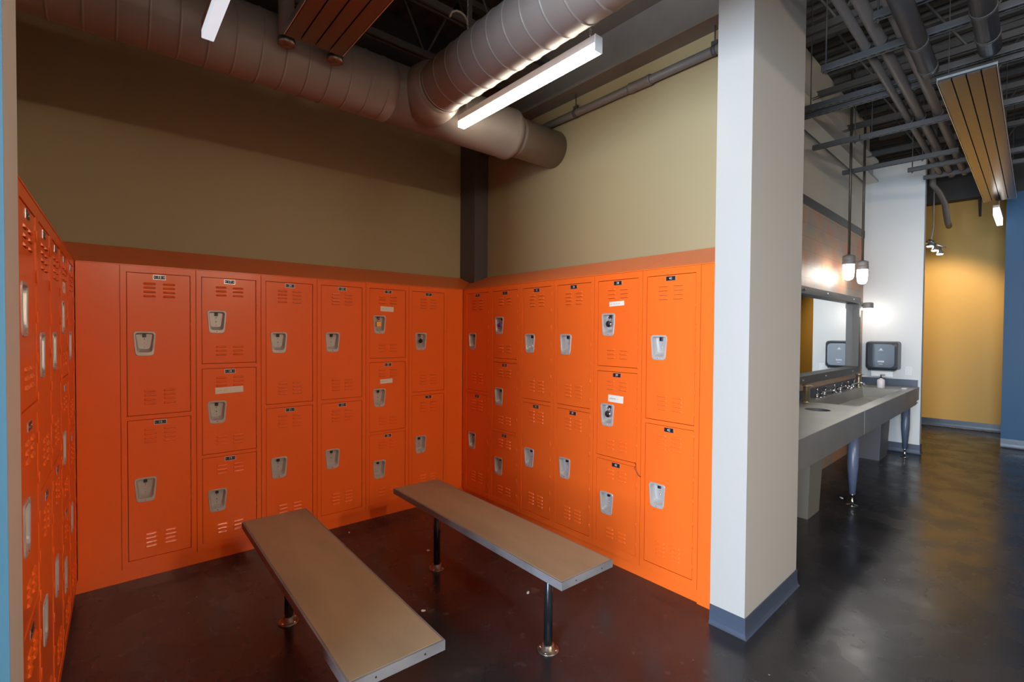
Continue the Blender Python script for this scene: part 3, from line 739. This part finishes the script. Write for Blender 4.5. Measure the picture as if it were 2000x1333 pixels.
# ------------------------------------------------------------------ restroom ceiling services
def strut(u, v0, v1, z, label, rods=(), h=.045):
    t = rt('support_channel', label, 'support channel', 0, 0, 0, 'slotted steel support channels')
    mb = MB().m('strut').box(u - .0205, u + .0205, v0, v1, z + .004, z + h, .002).box(u - .0205, u - .012, v0, v1, z, z + .004).box(u + .012, u + .0205, v0, v1, z, z + .004)
    mb.m('strut_slot'); v = v0 + .04
    while v < v1 - .05: mb.box(u - .007, u + .007, v, v + .028, z + .0025, z + .005); v += .05
    mb.build('channel', t)
    if rods:
        for v in rods: MB().m('strut').tube([(u, v, z - .02), (u, v, DECK)], .005, 6).lathe([(.011, z - .008), (.011, z + .001)], 6, (u, v)).build('threaded_rod', t)
    return t
strut(.27, -.95, -.278, 3.37, 'short support channel high at the top edge, second from the viewer', (-.30, -.9))
strut(-.35, -.9, .02 - .0, 3.37, 'nearest support channel, cutting the top of the wall end', (-.5,))
strut(.70, -.95, .10, 3.37, 'long slotted support channel in front, with rods at its left end', (.075, -.9))
strut(2.33, -.95, .28, 3.37, 'support channel crossing the pipes above the pendants', (.25, -.9))
strut(2.27, .20, .59, 3.36, 'paired short support channel reaching over the sink counter')
strut(1.52, -.95, .50, 3.46, 'support channel behind the long slotted one, left end over the cladding', (.4,))
strut(1.62, -.95, .52, 3.44, 'second of the paired channels between the front and the pendant channels', ())
strut(3.36, -.4, .59, 3.36, 'channel with an open left end beyond the pendant rods', (-.12,))
strut(3.85, -.95, .07, 3.38, 'support channel across the front of the white wall top', (.03, -.9))
strut(4.4, -.95, .00, 3.40, 'farthest support channel near the white wall', (-.9,))
strut(3.0, -.9, .3, 3.60, 'higher channel half hidden behind the pipes', (.25,))
def upipe(v, z, r, u0, u1, label, m='pipe', bands=()):
    t = rt('ceiling_pipe', label, 'pipe', 0, 0, 0, 'pipes running along the restroom ceiling')
    MB().m(m).tube([(u0, v, z), (u1, v, z)], r, 24).build('pipe_body', t)
    if bands:
        for u in bands: MB().m('strut').lathe([(r + .002, u - .015), (r + .004, u - .013), (r + .004, u + .013), (r + .002, u + .015)], 24, (v, z), 'x').build('clamp', t)
    return t
zt = 3.37 + .045
upipe(-.155, zt + .028, .026, -1.2, 4.5, 'slimmest of the three ceiling pipes, nearest the sinks', 'pipe', (.70, 2.33, 3.85))
upipe(-.235, zt + .036, .034, -1.2, 4.6, 'middle ceiling pipe of the three', 'pipe', (.70, 2.33, 3.85))
upipe(-.350, zt + .036, .034, -1.2, 4.6, 'ceiling pipe of the three farthest from the sinks', 'pipe', (.70, 2.33, 3.85))
upipe(-.445, 3.29, .050, -1.2, 1.02, 'dark wrapped pipe ending at the left corner of the right-hand heater', 'pipe_dark', (.55, .95))
upipe(-.735, 3.31, .055, -1.2, 1.00, 'dark wrapped pipe ending at the right corner of the right-hand heater', 'pipe_dark', (.45, .8))
heater(-.765, -.485, 1.04, 5.30, 3.20, 'long ribbed ceiling heater over the restroom passage', tuple(RF(0, 0, 0)), TH, 'x')
# bent drain pipe by the white wall
tag(MB().m('pipe').tube([tuple(RF(4.90, -.03, 4.39)), tuple(RF(4.90, -.03, 3.44)), tuple(RF(5.2, -.06, 3.40)), tuple(RF(5.5, -.09, 3.30)), tuple(RF(5.7, -.10, 3.10)), tuple(RF(5.9, -.10, 3.05))], .035, 14).build('bent_pipe'),
    'bent grey pipe dropping just beyond the white wall top', 'pipe')
# joists over restroom
def rjoist(u, v0, v1, z0, label):
    p = RF(u, v0); joist(0, v1 - v0, 0, z0, label, place=tuple(p), rot=TH + R(90))
for u, lb in ((.95, 'roof joist crossing the restroom nearest the wall end'), (2.1, 'roof joist crossing over the middle of the sinks'), (3.2, 'roof joist crossing over the pendant rods'), (4.35, 'roof joist crossing by the white wall'), (5.5, 'roof joist crossing beyond the white wall')):
    rjoist(u, -5.0, .64, 3.80, lb)
mb = MB().m('cream').prism([(.50, 3.55), (.63, 3.55), (.63, 3.575), (.575, 3.58), (.575, 3.80), (.63, 3.805), (.63, 3.83), (.50, 3.83), (.50, 3.805), (.56, 3.80), (.56, 3.58), (.50, 3.575)], 'x', .05, 4.72)
tag(mb.build('pale_beam', loc=tuple(RF(0, 0, .0)), rotz=TH), 'pale steel beam along the top of the sink wall', 'beam')
# dark header over the ochre wall
tag(MB().m('steel_paint').box(7.30, 7.515, -.65, 2.1, 3.70, DECK - .001).build('header_beam', loc=tuple(RF(0, 0, 0)), rotz=TH), 'dark header above the ochre wall', 'beam')
tag(MB().m('steel_paint').prism([(7.515, 3.69), (7.30, 3.69), (7.515, 3.42)], 'y', -.33, -.30).build('bracket', loc=tuple(RF(0, 0, 0)), rotz=TH), 'dark triangular bracket under the header on the ochre wall', 'bracket')
tag(MB().m('red').tube([tuple(RF(3.2, -1.25, 3.55)), tuple(RF(6.13, -1.15, 3.55))], .02, 10).build('sprinkler_pipe'), 'thin red sprinkler pipe at the right edge', 'pipe')

# track of spots
t = rt('spot_light_bar', 'hanging bar of small spot lamps in front of the ochre wall', 'lamp', 6.30, .10, 2.88)
MB().m('cable').tube([(0, .02, DECK - 2.88), (0, .015, .5), (0, .005, .25), (-.01, .03, .10), (0, .03, .05)], .010, 8).build('cord', t)
MB().m('alu').tube([(0, .06, .04), (0, -.13, -.07)], .012, 8).lathe([(.05, .02), (.05, .05), (.02, .06)], 16, (0, .05)).build('bar', t)
for k, (a, b) in enumerate(((.045, -.03), (-.01, -.10), (-.07, -.16))):
    h = MB().m('alu').lathe([(.018, .10), (.022, .05), (.040, .012), (.042, 0)], 16, (0, 0)).build('spot_head', t, (-.03, a, b))
    MB().m('spot_face').lathe([(.038, -.001), (.030, -.010), (.01, -.014)], 16).build('lens', h)
# far strip lamp
t = rt('strip_lamp', 'short bright strip lamp seen far off under the right-hand heater', 'lamp', 6.9, -.0, 0)
t.location = tuple(RF(5.75, -.60, 3.0))
MB().m('lamp_far').box(-.6, .25, -.028, .028, 0, .09, .004).build('lens', t)
MB().m('housing').box(-.6, .25, -.03, .03, .091, .12).tube([(0, 0, .12), (0, 0, DECK - 3.0)], .004, 6).build('housing', t)

# ------------------------------------------------------------------ litter on the floor
for (x, y, s, lb) in ((-1.125, -.14, .012, 'white paper scrap near the back lockers'), (-.821, -.779, .016, 'white paper scrap by the far leg of the right bench'),
                      (-1.217, -1.399, .014, 'thin white scrap on the floor between the benches'), (-.655, -1.628, .014, 'white scrap under the right bench'), (2.701, -2.275, .022, 'white scrap under the sink counter')):
    mb = MB().m('paperw'); n = 7; rnd = random.Random(lb)
    ring = [(s * rnd.uniform(.6, 1.2) * math.cos(k * 2 * math.pi / n), s * .6 * rnd.uniform(.6, 1.2) * math.sin(k * 2 * math.pi / n)) for k in range(n)]
    mb.prism(ring, 'z', 0, .003)
    tag(mb.build('paper_scrap', loc=(x, y, .0002), rotz=rnd.uniform(0, 3)), lb, 'scrap', 'paper scraps on the floor')

# ------------------------------------------------------------------ light
def area(name, loc, rot, sx, sy, power, color):
    l = bpy.data.lights.new(name, 'AREA'); l.shape = 'RECTANGLE'; l.size = sx; l.size_y = sy; l.energy = power; l.color = color
    o = bpy.data.objects.new(name, l); col.objects.link(o); o.location = loc; o.rotation_euler = rot; return o
area('daylight_window', (-6.0, -4.15, 1.7), (0, R(-90), 0), 2.5, 2.4, 620, (.66, .82, 1.0))
def spot(name, loc, target, power, color, size=R(80)):
    l = bpy.data.lights.new(name, 'SPOT'); l.energy = power; l.color = color; l.spot_size = size; l.spot_blend = .6; l.shadow_soft_size = .03
    o = bpy.data.objects.new(name, l); col.objects.link(o); o.location = loc
    o.rotation_euler = (Vector(target) - Vector(loc)).to_track_quat('-Z', 'Y').to_euler(); return o
spot('spot_beam', tuple(RF(6.25, .02, 2.72)), tuple(RF(7.52, .30, 1.7)), 190, (1, .80, .50), R(100))
w = bpy.data.worlds.new('world'); sc.world = w; w.use_nodes = True
w.node_tree.nodes['Background'].inputs[0].default_value = (.55, .72, 1, 1); w.node_tree.nodes['Background'].inputs[1].default_value = 1.0

sc.view_settings.view_transform = 'Standard'; sc.view_settings.look = 'None'; sc.view_settings.gamma = 1; sc.view_settings.use_curve_mapping = False
sc.view_settings.exposure = .42
sc.cycles.use_denoising = True
sc.cycles.max_bounces = 10; sc.cycles.diffuse_bounces = 5; sc.cycles.glossy_bounces = 5; sc.cycles.sample_clamp_indirect = 6
